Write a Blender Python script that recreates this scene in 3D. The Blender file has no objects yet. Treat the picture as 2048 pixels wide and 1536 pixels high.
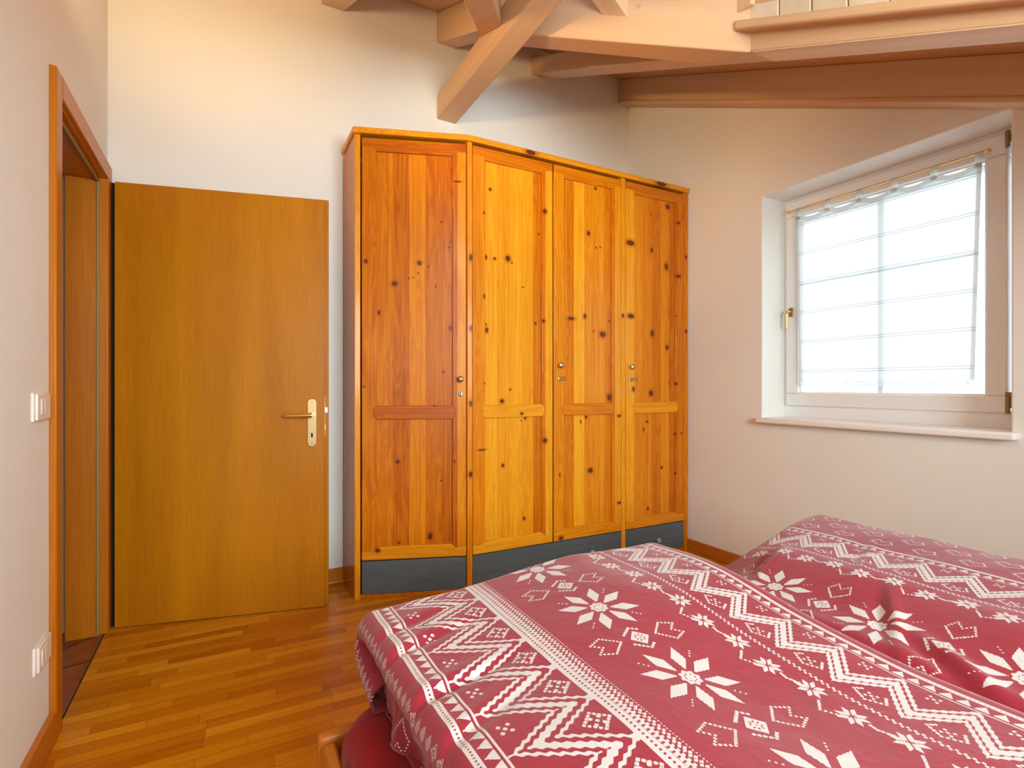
import bpy, bmesh, math
import numpy as np
from mathutils import Vector, Matrix

SC = bpy.context.scene
COL = SC.collection
PI = math.pi

# ------------------------------------------------------------------ helpers
def link(o, parent=None):
    COL.objects.link(o)
    if parent is not None:
        o.parent = parent
    return o

class MB:
    """collects shapes, builds ONE mesh object"""
    def __init__(s):
        s.bm = bmesh.new()
    def box(s, x0, x1, y0, y1, z0, z1):
        v = [s.bm.verts.new((x, y, z)) for x in (x0, x1) for y in (y0, y1) for z in (z0, z1)]
        for f in ((0, 1, 3, 2), (4, 6, 7, 5), (0, 4, 5, 1), (2, 3, 7, 6), (0, 2, 6, 4), (1, 5, 7, 3)):
            s.bm.faces.new([v[i] for i in f])
        return s
    def prism(s, poly, off):
        """poly: list of 3d points, off: extrusion vector"""
        off = Vector(off)
        a = [s.bm.verts.new(p) for p in poly]
        b = [s.bm.verts.new(Vector(p) + off) for p in poly]
        n = len(poly)
        s.bm.faces.new(a); s.bm.faces.new(list(reversed(b)))
        for i in range(n):
            s.bm.faces.new([a[i], b[i], b[(i + 1) % n], a[(i + 1) % n]])
        return s
    def loft(s, rings, closed=True, caps=True):
        rr = [[s.bm.verts.new(p) for p in r] for r in rings]
        n = len(rr[0])
        for i in range(len(rr) - 1):
            for j in range(n if closed else n - 1):
                k = (j + 1) % n
                s.bm.faces.new([rr[i][j], rr[i][k], rr[i + 1][k], rr[i + 1][j]])
        if caps and closed:
            s.bm.faces.new(list(reversed(rr[0]))); s.bm.faces.new(rr[-1])
        return s
    def lathe(s, prof, origin, axis, n=20):
        """prof: (radius, along) pairs"""
        ax = Vector(axis).normalized()
        u = ax.orthogonal().normalized(); w = ax.cross(u)
        o = Vector(origin)
        rings = []
        for r, t in prof:
            r = max(r, 1e-4)
            rings.append([o + ax * t + (u * math.cos(2 * PI * k / n) + w * math.sin(2 * PI * k / n)) * r for k in range(n)])
        return s.loft(rings)
    def tube(s, pts, rad, n=10):
        pts = [Vector(p) for p in pts]
        rad = rad if hasattr(rad, '__len__') else [rad] * len(pts)
        rings = []
        prev = None
        for i, p in enumerate(pts):
            t = (pts[min(i + 1, len(pts) - 1)] - pts[max(i - 1, 0)]).normalized()
            u = t.orthogonal().normalized() if prev is None else (prev - t * prev.dot(t)).normalized()
            prev = u
            w = t.cross(u)
            r = rad[i]
            ra, rb = r if hasattr(r, '__len__') else (r, r)
            rings.append([p + u * math.cos(2 * PI * k / n) * ra + w * math.sin(2 * PI * k / n) * rb for k in range(n)])
        return s.loft(rings)
    def build(s, name, mat, parent=None, bevel=0, seg=2, smooth=True):
        bmesh.ops.recalc_face_normals(s.bm, faces=s.bm.faces[:])
        me = bpy.data.meshes.new(name)
        s.bm.to_mesh(me); s.bm.free()
        me.materials.append(mat)
        o = bpy.data.objects.new(name, me)
        link(o, parent)
        if bevel:
            m = o.modifiers.new('edge', 'BEVEL')
            m.width = bevel; m.segments = seg; m.limit_method = 'ANGLE'; m.angle_limit = math.radians(40)
        if smooth:
            for p in me.polygons: p.use_smooth = True
            me.set_sharp_from_angle(angle=math.radians(35))
        return o

def tag(o, label=None, cat=None, group=None, kind=None):
    if label: o['label'] = label
    if cat: o['category'] = cat
    if group: o['group'] = group
    if kind: o['kind'] = kind
    return o

def empty(name, loc=(0, 0, 0), rz=0, parent=None):
    o = bpy.data.objects.new(name, None)
    o.empty_display_size = .1
    o.location = loc; o.rotation_euler = (0, 0, rz)
    return link(o, parent)

# ------------------------------------------------------------------ node materials
class NT:
    def __init__(s, name):
        s.m = bpy.data.materials.new(name); s.m.use_nodes = True
        s.t = s.m.node_tree; s.t.nodes.clear()
        s.out = s.n('ShaderNodeOutputMaterial')
    def n(s, typ, **kw):
        x = s.t.nodes.new(typ)
        for k, v in kw.items(): setattr(x, k, v)
        return x
    def l(s, a, b):
        s.t.links.new(a, b)
    def _in(s, sock, v):
        if isinstance(v, bpy.types.NodeSocket): s.l(v, sock)
        elif v is not None: sock.default_value = v
    def math(s, op, a, b=None, c=None, clamp=False):
        x = s.n('ShaderNodeMath', operation=op); x.use_clamp = clamp
        s._in(x.inputs[0], a); s._in(x.inputs[1], b)
        if c is not None: s._in(x.inputs[2], c)
        return x.outputs[0]
    def vmath(s, op, a, b=None):
        x = s.n('ShaderNodeVectorMath', operation=op)
        s._in(x.inputs[0], a); s._in(x.inputs[1], b)
        return x.outputs['Value'] if op in ('LENGTH', 'DISTANCE', 'DOT_PRODUCT') else x.outputs[0]
    def coord(s, kind='Object'):
        return s.n('ShaderNodeTexCoord').outputs[kind]
    def sep(s, v):
        x = s.n('ShaderNodeSeparateXYZ'); s.l(v, x.inputs[0]); return x.outputs
    def comb(s, x, y, z):
        c = s.n('ShaderNodeCombineXYZ')
        for i, v in enumerate((x, y, z)): s._in(c.inputs[i], v)
        return c.outputs[0]
    def noise(s, v, scale, detail=3, rough=.55, dist=0):
        x = s.n('ShaderNodeTexNoise'); s._in(x.inputs['Vector'], v)
        x.inputs['Scale'].default_value = scale; x.inputs['Detail'].default_value = detail
        x.inputs['Roughness'].default_value = rough; x.inputs['Distortion'].default_value = dist
        return x.outputs['Fac']
    def white(s, v):
        x = s.n('ShaderNodeTexWhiteNoise', noise_dimensions='3D'); s.l(v, x.inputs['Vector']); return x.outputs['Value']
    def step(s, v, lo, hi, a=0., b=1., kind='LINEAR'):
        x = s.n('ShaderNodeMapRange', interpolation_type=kind); x.clamp = True
        s._in(x.inputs['Value'], v)
        for k, q in (('From Min', lo), ('From Max', hi), ('To Min', a), ('To Max', b)): s._in(x.inputs[k], q)
        return x.outputs['Result']
    def mix(s, f, a, b, mode='MIX'):
        x = s.n('ShaderNodeMix', data_type='RGBA', blend_type=mode)
        s._in(x.inputs[0], f)
        for i, v in ((6, a), (7, b)):
            s._in(x.inputs[i], (*v, 1) if isinstance(v, tuple) and len(v) == 3 else v)
        return x.outputs[2]
    def ramp(s, f, stops):
        x = s.n('ShaderNodeValToRGB'); s.l(f, x.inputs[0])
        e = x.color_ramp.elements
        e[0].position, e[0].color = stops[0][0], (*stops[0][1], 1)
        e[1].position, e[1].color = stops[-1][0], (*stops[-1][1], 1)
        for p, c in stops[1:-1]:
            q = e.new(p); q.color = (*c, 1)
        return x.outputs[0]
    def bump(s, h, strength=.2, dist=.01):
        x = s.n('ShaderNodeBump'); x.inputs['Strength'].default_value = strength; x.inputs['Distance'].default_value = dist
        s.l(h, x.inputs['Height']); return x.outputs[0]
    def bsdf(s, col, rough=.5, metal=0., spec=.5, normal=None, sheen=0., coat=0., coat_rough=.1):
        p = s.n('ShaderNodeBsdfPrincipled')
        s._in(p.inputs['Base Color'], (*col, 1) if isinstance(col, tuple) and len(col) == 3 else col)
        s._in(p.inputs['Roughness'], rough); s._in(p.inputs['Metallic'], metal)
        s._in(p.inputs['Specular IOR Level'], spec)
        if sheen:
            p.inputs['Sheen Weight'].default_value = sheen; p.inputs['Sheen Roughness'].default_value = .4
        if coat:
            p.inputs['Coat Weight'].default_value = coat; p.inputs['Coat Roughness'].default_value = coat_rough
        if normal is not None: s.l(normal, p.inputs['Normal'])
        s.l(p.outputs[0], s.out.inputs[0])
        return p

M = {}
def mat_plain(name, col, rough=.5, metal=0., spec=.5):
    t = NT(name); t.bsdf(col, rough, metal, spec); M[name] = t.m; return t.m

def mat_wall(name, col):
    t = NT(name); c = t.coord()
    n = t.noise(c, 2.2, 4); f = t.noise(c, 160, 3)
    k = t.mix(t.step(n, .3, .7), tuple(v * .97 for v in col), col)
    t.bsdf(k, .92, 0, .2, t.bump(f, .10, .002)); M[name] = t.m; return t.m

def grain(t, c, axis, fine=90., along=2.2):
    """stretched fibre noise, axis = the fibre direction"""
    sc = [fine] * 3; sc[axis] = along
    v = t.vmath('MULTIPLY', c, tuple(sc))
    g1 = t.noise(v, 1.0, 4, .6, .3)
    sc2 = [fine * .22] * 3; sc2[axis] = along * .35
    g2 = t.noise(t.vmath('MULTIPLY', c, tuple(sc2)), 1.0, 3, .5, .8)
    return g1, g2

PINE_D, PINE_M, PINE_L = (.39, .078, .001), (.62, .180, .002), (.81, .37, .014)
def mat_pine(name, axis=2, width_axis=0, board=.082, knots=(), seed=0., tone=0., off=0.):
    t = NT(name); c = t.coord(); xyz = t.sep(c)
    w = xyz[width_axis]
    wob = t.noise(t.vmath('MULTIPLY', c, (0, 0, 1.2)), 1., 1)
    bid = t.math('FLOOR', t.math('DIVIDE', t.math('ADD', w, off + .003), board))
    r = t.white(t.comb(bid, seed, 3.7))
    shift = t.vmath('ADD', c, t.comb(t.math('MULTIPLY', r, 7.), seed, t.math('MULTIPLY', r, 13.)))
    g1, g2 = grain(t, shift, axis, 130., 1.8)
    # broad cathedral figure
    sc = [13.] * 3; sc[axis] = .9
    fig = t.noise(t.vmath('MULTIPLY', shift, tuple(sc)), 1., 2, .5, 1.2)
    rings = t.math('ABSOLUTE', t.math('SUBTRACT', t.math('FRACT', t.math('MULTIPLY', fig, 9.)), .5))
    f = t.math('ADD', t.math('MULTIPLY', r, .50), t.math('MULTIPLY', g2, .38))
    f = t.math('ADD', f, t.math('MULTIPLY', t.math('SUBTRACT', g1, .5), .50))
    f = t.math('ADD', f, t.math('MULTIPLY', t.math('SUBTRACT', rings, .25), .40))
    f = t.math('ADD', f, .08 + tone)
    col = t.ramp(f, [(.08, PINE_D), (.45, PINE_M), (.95, PINE_L)])
    if knots:
        d = None
        for (kx, kz, ra, rb) in knots:
            q = t.vmath('LENGTH', t.vmath('MULTIPLY', t.vmath('SUBTRACT', c, (kx, 0, kz)), (1 / ra, 0, 1 / rb)))
            d = q if d is None else t.math('MINIMUM', d, q)
        d = t.math('ADD', d, t.math('MULTIPLY', t.math('SUBTRACT', t.noise(c, 120, 2), .5), .5))
        halo = t.step(d, 1., 2.4, .6, 0., 'SMOOTHSTEP')
        col = t.mix(halo, col, (.36, .075, .006))
        core = t.step(d, .78, 1.12, 1., 0.)
        ring = t.mix(t.step(d, .35, .7), (.16, .035, .006), (.07, .014, .004))
        col = t.mix(core, col, ring)
    t.bsdf(col, t.step(g1, .3, .7, .32, .40), 0, .20, t.bump(g1, .03, .001), coat=.22, coat_rough=.14)
    M[name] = t.m; return t.m

def mat_veneer(name, dark, light, axis=2, rough=.34, coat=.07):
    t = NT(name); c = t.coord()
    g1, g2 = grain(t, c, axis, 260., 5.)
    sc = [6.] * 3; sc[axis] = .5
    fig = t.noise(t.vmath('MULTIPLY', c, tuple(sc)), 1., 2, .5, .6)
    f = t.math('ADD', t.math('MULTIPLY', g1, .55), t.math('MULTIPLY', fig, .5))
    col = t.ramp(f, [(.30, dark), (.72, light)])
    t.bsdf(col, rough, 0, .3, t.bump(g1, .05, .001), coat=coat, coat_rough=.2)
    M[name] = t.m; return t.m

def mat_beam(name, dirv, a, b):
    t = NT(name); c0 = t.coord()
    d = Vector(dirv).normalized(); u_ = d.cross(Vector((0, 0, 1))).normalized(); w_ = d.cross(u_)
    c = t.comb(*[t.vmath('DOT_PRODUCT', c0, tuple(q)) for q in (d, u_, w_)])
    g1, g2 = grain(t, c, 0, 70., 1.5)
    f = t.math('ADD', t.math('MULTIPLY', g1, .3), t.math('MULTIPLY', g2, .7))
    col = t.ramp(f, [(.28, a), (.72, b)])
    v = t.n('ShaderNodeTexVoronoi'); t.l(t.vmath('MULTIPLY', c, (3.1, 3.1, 3.1)), v.inputs['Vector']); v.inputs['Scale'].default_value = 1.
    k = t.step(v.outputs['Distance'], .02, .05, .35, 0.)
    col = t.mix(k, col, tuple(q * .55 for q in a))
    t.bsdf(col, .5, 0, .4, t.bump(g1, .05, .001)); M[name] = t.m; return t.m

def mat_floor():
    t = NT('oak_strip_parquet'); c = t.coord(); x, y, z = t.sep(c)
    W, L = .047, .38
    row = t.math('FLOOR', t.math('DIVIDE', y, W))
    off = t.white(t.comb(row, 1.3, .2))
    u = t.math('ADD', t.math('DIVIDE', x, L), t.math('MULTIPLY', off, 5.))
    cell = t.math('FLOOR', u)
    r = t.white(t.comb(row, cell, 4.1)); r2 = t.white(t.comb(cell, row, 9.3))
    sh = t.vmath('ADD', c, t.comb(t.math('MULTIPLY', r, 9.), t.math('MULTIPLY', r2, 5.), 0.))
    g1, g2 = grain(t, sh, 0, 120., 3.)
    f = t.math('ADD', t.math('MULTIPLY', r, .60), t.math('MULTIPLY', g2, .32))
    f = t.math('ADD', f, t.math('MULTIPLY', t.math('SUBTRACT', g1, .5), .5))
    col = t.ramp(f, [(.1, (.42, .120, .001)), (.45, (.60, .215, .004)), (.85, (.74, .33, .016))])
    fy = t.math('FRACT', t.math('DIVIDE', y, W)); fx = t.math('FRACT', u)
    ey = t.math('MULTIPLY', t.math('MINIMUM', fy, t.math('SUBTRACT', 1., fy)), W)
    ex = t.math('MULTIPLY', t.math('MINIMUM', fx, t.math('SUBTRACT', 1., fx)), L)
    e = t.math('MINIMUM', ey, ex)
    col = t.mix(t.step(e, .0003, .0013, .7, 0.), col, (.10, .028, .004))
    t.bsdf(col, t.step(g2, .3, .7, .26, .36), 0, .35, t.bump(g1, .04, .001)); M['floor'] = t.m; return t.m

def mat_tile():
    t = NT('terracotta_crazy_paving'); c = t.coord()
    v = t.n('ShaderNodeTexVoronoi', feature='DISTANCE_TO_EDGE'); v.inputs['Scale'].default_value = 3.1
    t.l(t.vmath('ADD', c, (.11, .07, 0)), v.inputs['Vector'])
    n = t.noise(c, 14, 5); n2 = t.noise(c, 60, 3)
    col = t.ramp(n, [(.3, (.20, .045, .012)), (.7, (.36, .10, .03))])
    col = t.mix(t.step(v.outputs['Distance'], .012, .03, 1., 0.), col, (.045, .030, .022))
    t.bsdf(col, .35, 0, .5, t.bump(n2, .15, .003)); M['tile'] = t.m; return t.m

def mat_cloth(name, red, white):
    """knit-look print: the pattern is a signed distance stored on the mesh"""
    t = NT(name)
    a = t.n('ShaderNodeAttribute'); a.attribute_name = 'print_distance'
    f = t.step(a.outputs['Fac'], -.00025, .00025)
    c = t.coord(); wv = t.noise(c, 900, 2); n = t.noise(c, 9, 3)
    r = t.mix(t.step(n, .3, .7), tuple(v * .90 for v in red), red)
    col = t.mix(f, r, white)
    b = t.bump(t.math('ADD', t.math('MULTIPLY', t.noise(c, 16, 3, .55, .5), 1.), t.math('MULTIPLY', wv, .04)), .22, .012)
    t.bsdf(col, .78, 0, .25, b, sheen=.35); M[name] = t.m; return t.m

def mat_fabric(name, col):
    t = NT(name); c = t.coord(); n = t.noise(c, 7, 3)
    k = t.mix(t.step(n, .3, .7), tuple(v * .8 for v in col), col)
    t.bsdf(k, .8, 0, .2, t.bump(t.noise(c, 11, 3, .5, .6), .25, .02), sheen=.15); M[name] = t.m; return t.m

def mat_glass():
    t = NT('window_glass'); a = t.n('ShaderNodeBsdfTransparent'); b = t.n('ShaderNodeBsdfGlossy')
    a.inputs[0].default_value = (.97, .99, .98, 1); b.inputs['Roughness'].default_value = .02
    fr = t.n('ShaderNodeFresnel'); fr.inputs[0].default_value = 1.45
    m = t.n('ShaderNodeMixShader'); t.l(t.math('MULTIPLY', fr.outputs[0], .7), m.inputs[0])
    t.l(a.outputs[0], m.inputs[1]); t.l(b.outputs[0], m.inputs[2]); t.l(m.outputs[0], t.out.inputs[0])
    M['glass'] = t.m; return t.m

def mat_curtain():
    t = NT('sheer_white_voile'); c = t.coord(); x, y, z = t.sep(c)
    # pairs of woven lines every .19 m, hems at the sides
    q = t.math('FRACT', t.math('DIVIDE', t.math('SUBTRACT', z, 1.074), .166))
    d1 = t.math('ABSOLUTE', t.math('SUBTRACT', q, .50)); d2 = t.math('ABSOLUTE', t.math('SUBTRACT', q, .57))
    ln = t.step(t.math('MINIMUM', d1, d2), .010, .018, .75, 0.)
    ln = t.math('MAXIMUM', ln, t.step(t.math('ABSOLUTE', t.math('SUBTRACT', z, 1.650)), .002, .006, .8, 0.))
    sheer = t.math('SUBTRACT', .09, t.math('MULTIPLY', ln, .075))
    th = t.n('ShaderNodeBsdfTransparent'); th.inputs[0].default_value = (1, 1, 1, 1)
    tl = t.n('ShaderNodeBsdfTranslucent'); df = t.n('ShaderNodeBsdfDiffuse')
    colr = t.mix(ln, (.48, .49, .49), (.26, .29, .31))
    t.l(colr, tl.inputs[0]); t.l(colr, df.inputs[0])
    m1 = t.n('ShaderNodeMixShader'); m1.inputs[0].default_value = .35
    t.l(tl.outputs[0], m1.inputs[1]); t.l(df.outputs[0], m1.inputs[2])
    m2 = t.n('ShaderNodeMixShader'); t.l(sheer, m2.inputs[0])
    t.l(m1.outputs[0], m2.inputs[1]); t.l(th.outputs[0], m2.inputs[2]); t.l(m2.outputs[0], t.out.inputs[0])
    M['curtain'] = t.m; return t.m

def mat_lace():
    t = NT('lace_edging'); c = t.coord(); x, y, z = t.sep(c)
    v = t.n('ShaderNodeTexVoronoi', feature='DISTANCE_TO_EDGE'); v.inputs['Scale'].default_value = 150.; t.l(c, v.inputs['Vector'])
    hole = t.step(v.outputs['Distance'], .12, .2, 0., .5)
    th = t.n('ShaderNodeBsdfTransparent'); tl = t.n('ShaderNodeBsdfTranslucent'); tl.inputs[0].default_value = (.34, .38, .40, 1)
    m = t.n('ShaderNodeMixShader'); t.l(hole, m.inputs[0]); t.l(tl.outputs[0], m.inputs[1]); t.l(th.outputs[0], m.inputs[2])
    t.l(m.outputs[0], t.out.inputs[0]); M['lace'] = t.m; return t.m

mat_wall('wall_paint', (.80, .795, .745))
mat_floor(); mat_tile(); mat_glass(); mat_curtain(); mat_lace()
mat_veneer('door_oak', (.35, .100, .001), (.56, .215, .003))
mat_veneer('casing_oak', (.37, .092, .002), (.55, .18, .006))
mat_veneer('skirting_oak_x', (.40, .11, .008), (.56, .18, .016), axis=0)
mat_veneer('skirting_oak_y', (.40, .11, .008), (.56, .18, .016), axis=1)
BE_A, BE_B = (.58, .36, .195), (.67, .45, .265)
mat_beam('beam_y', (0, .906, .423), BE_A, BE_B)
mat_beam('beam_level', (0, 1, 0), BE_A, BE_B)
mat_beam('beam_valley', (.529, -.849, -.40), BE_A, BE_B)
mat_beam('beam_x', (1, 0, -.767), BE_A, BE_B)
mat_beam('ceiling_boards', (1, 0, 0), (.52, .30, .14), (.62, .38, .19))
mat_plain('white_lacquer', (.80, .805, .81), .35)
mat_plain('sill_white', (.86, .84, .82), .4)
mat_plain('brass', (.83, .56, .20), .25, 1.)
mat_plain('antique_brass', (.62, .46, .24), .35, 1.)
mat_plain('dark_brass', (.30, .21, .09), .4, 1.)
mat_plain('steel', (.42, .41, .38), .5, 1.)
mat_plain('black_iron', (.02, .017, .015), .5, .6)
mat_plain('plastic_ivory', (.78, .70, .62), .4)
mat_plain('void', (.004, .003, .002), .9)
mat_plain('seal_rubber', (.30, .21, .055), .7)
mat_plain('grey_plastic', (.55, .54, .52), .5)
mat_plain('exterior_plaster', (.7, .7, .68), .9)
mat_cloth('printed_cotton', (.315, .019, .037), (.60, .575, .585))
mat_fabric('red_sheet', (.25, .002, .004))
mat_veneer('bed_beech', (.42, .12, .012), (.55, .18, .02), axis=0)
def mat_blue():
    t = NT('blue_stain_pine'); c = t.coord(); g1, g2 = grain(t, c, 0, 60., 1.5)
    f = t.math('ADD', t.math('MULTIPLY', g1, .5), t.math('MULTIPLY', g2, .5))
    t.bsdf(t.ramp(f, [(.3, (.062, .082, .090)), (.7, (.105, .140, .158))]), .42, 0, .5); M['blue'] = t.m
mat_blue(); mat_plain('blue_knob', (.26, .34, .40), .35)
def mat_cheek():
    t = NT('cream_boards'); c = t.coord(); x, y, z = t.sep(c)
    P = .124
    f = t.math('FRACT', t.math('DIVIDE', t.math('SUBTRACT', y, 1.262 - 10 * P), P))
    r = t.white(t.comb(t.math('FLOOR', t.math('DIVIDE', t.math('SUBTRACT', y, 1.262 - 10 * P), P)), 0., 1.))
    n = t.noise(t.vmath('MULTIPLY', c, (9, 9, 1.6)), 1., 3)
    col = t.ramp(t.math('ADD', t.math('MULTIPLY', n, .7), t.math('MULTIPLY', r, .3)), [(.3, (.58, .47, .33)), (.7, (.72, .60, .44))])
    t.bsdf(col, .55, 0, .4); M['cheek'] = t.m
mat_cheek()

# ------------------------------------------------------------------ room constants (metres, floor z = 0)
XA, XC = -.476, 2.686              # left wall, right (window) wall
BA, BC = (-.476, 2.975), (2.686, 3.122)   # back wall is very slightly out of square
YF = -1.55                          # wall behind the camera
def yb(x): return BA[1] + (x - BA[0]) * (BC[1] - BA[1]) / (BC[0] - BA[0])
SL = .467
def zraf(y): return 1.7416 + SL * y         # plane of the rafter undersides
def zcei(y): return 1.925 + SL * y          # ceiling boards above the rafters
RIDGE_X = 1.1835

# ------------------------------------------------------------------ setting
def struct(o, label=None, cat=None): return tag(o, label, cat, kind='structure')

b = MB(); b.box(-.469, XC + .25, YF - .1, 3.3, -.12, 0)
struct(b.build('floor', M['floor'], smooth=False), 'oak strip parquet floor between the bed and the open door', 'floor')
b = MB(); b.box(-2.2, -.4735, 1.2, 3.08, -.12, -.001)
struct(b.build('floor_hall', M['tile'], smooth=False), 'terracotta crazy paving with dark joints seen through the doorway', 'floor')
b = MB(); b.box(-.4735, -.469, YF - .1, 3.3, -.12, .0005)
struct(b.build('trim_2', M['void'], smooth=False), 'dark joint where the parquet meets the terracotta', 'floor joint')

# left wall with door opening y 2.143..2.874, z 0..1.983  (rough opening a bit larger behind the lining)
DO0, DO1, DOZ = 2.120, 2.900, 2.000
WT = .125
b = MB()
b.prism([(XA, YF - .1, 0), (XA, DO0, 0), (XA, DO0, DOZ), (XA, DO1, DOZ), (XA, DO1, 0), (XA, 3.1, 0), (XA, 3.1, 3.9), (XA, YF - .1, 3.9)], (-WT, 0, 0))
struct(b.build('wall_left', M['wall_paint'], smooth=False), 'white wall on the left around the door frame', 'wall')
# hall enclosure behind the doorway
b = MB(); b.box(-2.3, -2.2, 1.2, 3.08, 0, 2.7)
struct(b.build('wall_hall', M['wall_paint'], smooth=False), 'white wall of the hall beyond the doorway', 'wall')
b = MB(); b.box(-2.3, XA - WT, 3.08, 3.2, 0, 2.7)
struct(b.build('wall_hall_end', M['wall_paint'], smooth=False), 'white end wall of the hall beyond the door', 'wall')
b = MB(); b.box(-2.3, XA - WT, 1.1, 1.2, 0, 2.7)
struct(b.build('wall_hall_near', M['wall_paint'], smooth=False), 'white near wall of the hall', 'wall')
b = MB(); b.box(-2.3, XA - WT, 1.1, 3.2, 2.5, 2.6)
struct(b.build('ceiling_hall', M['wall_paint'], smooth=False), 'white hall ceiling', 'ceiling')

# back wall (prism following the slightly skewed line)
b = MB()
p0 = Vector((BA[0] - .2, yb(BA[0] - .2), 0)); p1 = Vector((BC[0] + .25, yb(BC[0] + .25), 0))
b.prism([p0, p1, p1 + Vector((0, .15, 0)), p0 + Vector((0, .15, 0))], (0, 0, 3.9))
struct(b.build('wall_back', M['wall_paint'], smooth=False), 'tall cream wall behind the wardrobe and the open door', 'wall')

# window wall (right) : opening y .897..1.985, z .907..2.160
WO0, WO1, WZ0, WZ1 = .897, 1.985, .895, 2.160
WD = .34
def ring_wall(outer, hole, off):
    q = MB(); off = Vector(off)
    o = [Vector(p) for p in outer]; h = [Vector(p) for p in hole]
    vo = [q.bm.verts.new(p) for p in o]; vh = [q.bm.verts.new(p) for p in h]
    wo = [q.bm.verts.new(p + off) for p in o]; wh = [q.bm.verts.new(p + off) for p in h]
    for i in range(4):
        k = (i + 1) % 4
        q.bm.faces.new([vo[i], vo[k], vh[k], vh[i]]); q.bm.faces.new([wo[i], wh[i], wh[k], wo[k]])
        q.bm.faces.new([vh[i], vh[k], wh[k], wh[i]]); q.bm.faces.new([vo[i], wo[i], wo[k], vo[k]])
    return q
def rect_x(x, y0, y1, z0, z1): return [(x, y0, z0), (x, y1, z0), (x, y1, z1), (x, y0, z1)]
def rect_y(y, x0, x1, z0, z1): return [(x0, y, z0), (x1, y, z0), (x1, y, z1), (x0, y, z1)]
b = ring_wall(rect_x(XC, YF - .1, 3.14, 0, 3.9), rect_x(XC, WO0, WO1, WZ0, WZ1), (WD, 0, 0))
struct(b.build('wall_right', M['wall_paint'], smooth=False, bevel=.006), 'pale wall on the right around the window', 'wall')

# wall behind the camera with a wide gable window
GX0, GX1, GZ0, GZ1 = -.10, 1.70, .95, 2.25
b = ring_wall(rect_y(YF, XA, XC, 0, 3.9), rect_y(YF, GX0, GX1, GZ0, GZ1), (0, -.3, 0))
struct(b.build('wall_front', M['wall_paint'], smooth=False), 'white gable wall at the head of the bed', 'wall')
w2 = empty('window_2', (.8, YF - .15, GZ0)); struct(w2, 'wide white gable window at the head of the bed', 'window')
b = MB()
for x0, x1 in ((GX0, GX0 + .06), (.77, .83), (GX1 - .06, GX1)): b.box(x0 - .8, x1 - .8, -.03, .03, 0, GZ1 - GZ0)
b.box(GX0 - .8, GX1 - .8, -.03, .03, 0, .06); b.box(GX0 - .8, GX1 - .8, -.03, .03, GZ1 - GZ0 - .06, GZ1 - GZ0)
b.build('window_frame', M['white_lacquer'], w2, smooth=False)
b = MB(); b.box(GX0 - .75, GX1 - .85, -.004, .004, .05, GZ1 - GZ0 - .05)
b.build('glass_pane', M['glass'], w2, smooth=False)

# ceilings : main slope (rises to the back wall) and the cross gable over the ridge beam
def slab(pts, th=.05):
    q = MB(); q.prism(pts, (0, 0, th)); return q
VD = (.529, -.849, -.40)           # run of the valley beams
def valley_pt(side, y):            # where main slope meets the gable slope
    k = (2.30 - y) / .849
    return RIDGE_X + side * (.06 + .529 * k)
yv_r = 2.30 - (1.80 - RIDGE_X - .06) / .529 * .849
b = MB()
q = [(XA - .1, 3.35), (XA - .1, -.42), (RIDGE_X, 2.36), (1.80, yv_r), (1.80, YF - .3), (XC + .3, YF - .3), (XC + .3, 3.35)]
b.prism([(x, y, zcei(y)) for x, y in q], (0, 0, .04))
struct(b.build('ceiling', M['ceiling_boards'], smooth=False), 'sloping boarded ceiling above the rafters', 'ceiling')
ZR = zcei(2.36)                     # ridge height of the cross gable
GS = .756
b = MB()
b.prism([(RIDGE_X, 2.42, ZR), (XA - .1, -.36, ZR - GS * (RIDGE_X - XA + .1)), (XA - .1, YF - .3, ZR - GS * (RIDGE_X - XA + .1)), (RIDGE_X, YF - .3, ZR)], (0, 0, .04))
struct(b.build('ceiling_gable_left', M['ceiling_boards'], smooth=False), 'boarded gable ceiling left of the ridge beam', 'ceiling')
b = MB()
b.prism([(RIDGE_X, 2.42, ZR + .16), (RIDGE_X, YF - .3, ZR + .16), (1.86, YF - .3, 2.80), (1.86, 1.30, 2.80), (1.86, 1.9, 2.80)], (0, 0, .04))
struct(b.build('ceiling_gable_right', M['ceiling_boards'], smooth=False), 'boarded gable ceiling right of the ridge beam', 'ceiling')
# cheek of cream boards standing on the second rafter
cw = empty('wall_cheek', (0, 0, 0)); struct(cw, 'short wall of upright cream boards above the moulding at the upper right', 'wall')
GR = [1.365 - .0, 1.262, 1.138, 1.014, .883, .76, .636, .512]
b = MB()
ys = [1.394, 1.262, 1.138, 1.014, .890] + [.890 - .124 * k for k in range(1, 20)]
for i in range(len(ys) - 1):
    y1, y0 = ys[i], ys[i + 1]
    if y1 < YF: break
    b.prism([(1.801, y1 - .0025, zraf(y1) + .10), (1.801, y0 + .0025, zraf(y0) + .10), (1.801, y0 + .0025, 2.95), (1.801, y1 - .0025, 2.95)], (.016, 0, 0))
b.build('cheek_boards', M['cheek'], cw, bevel=.003, seg=1, smooth=False)
b = MB(); b.prism([(1.818, 1.9, zraf(1.9) + .1), (1.818, YF, zraf(YF) + .1), (1.818, YF, 2.95), (1.818, 1.9, 2.95)], (.03, 0, 0))
b.build('cheek_backing', M['exterior_plaster'], cw, smooth=False)

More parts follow.
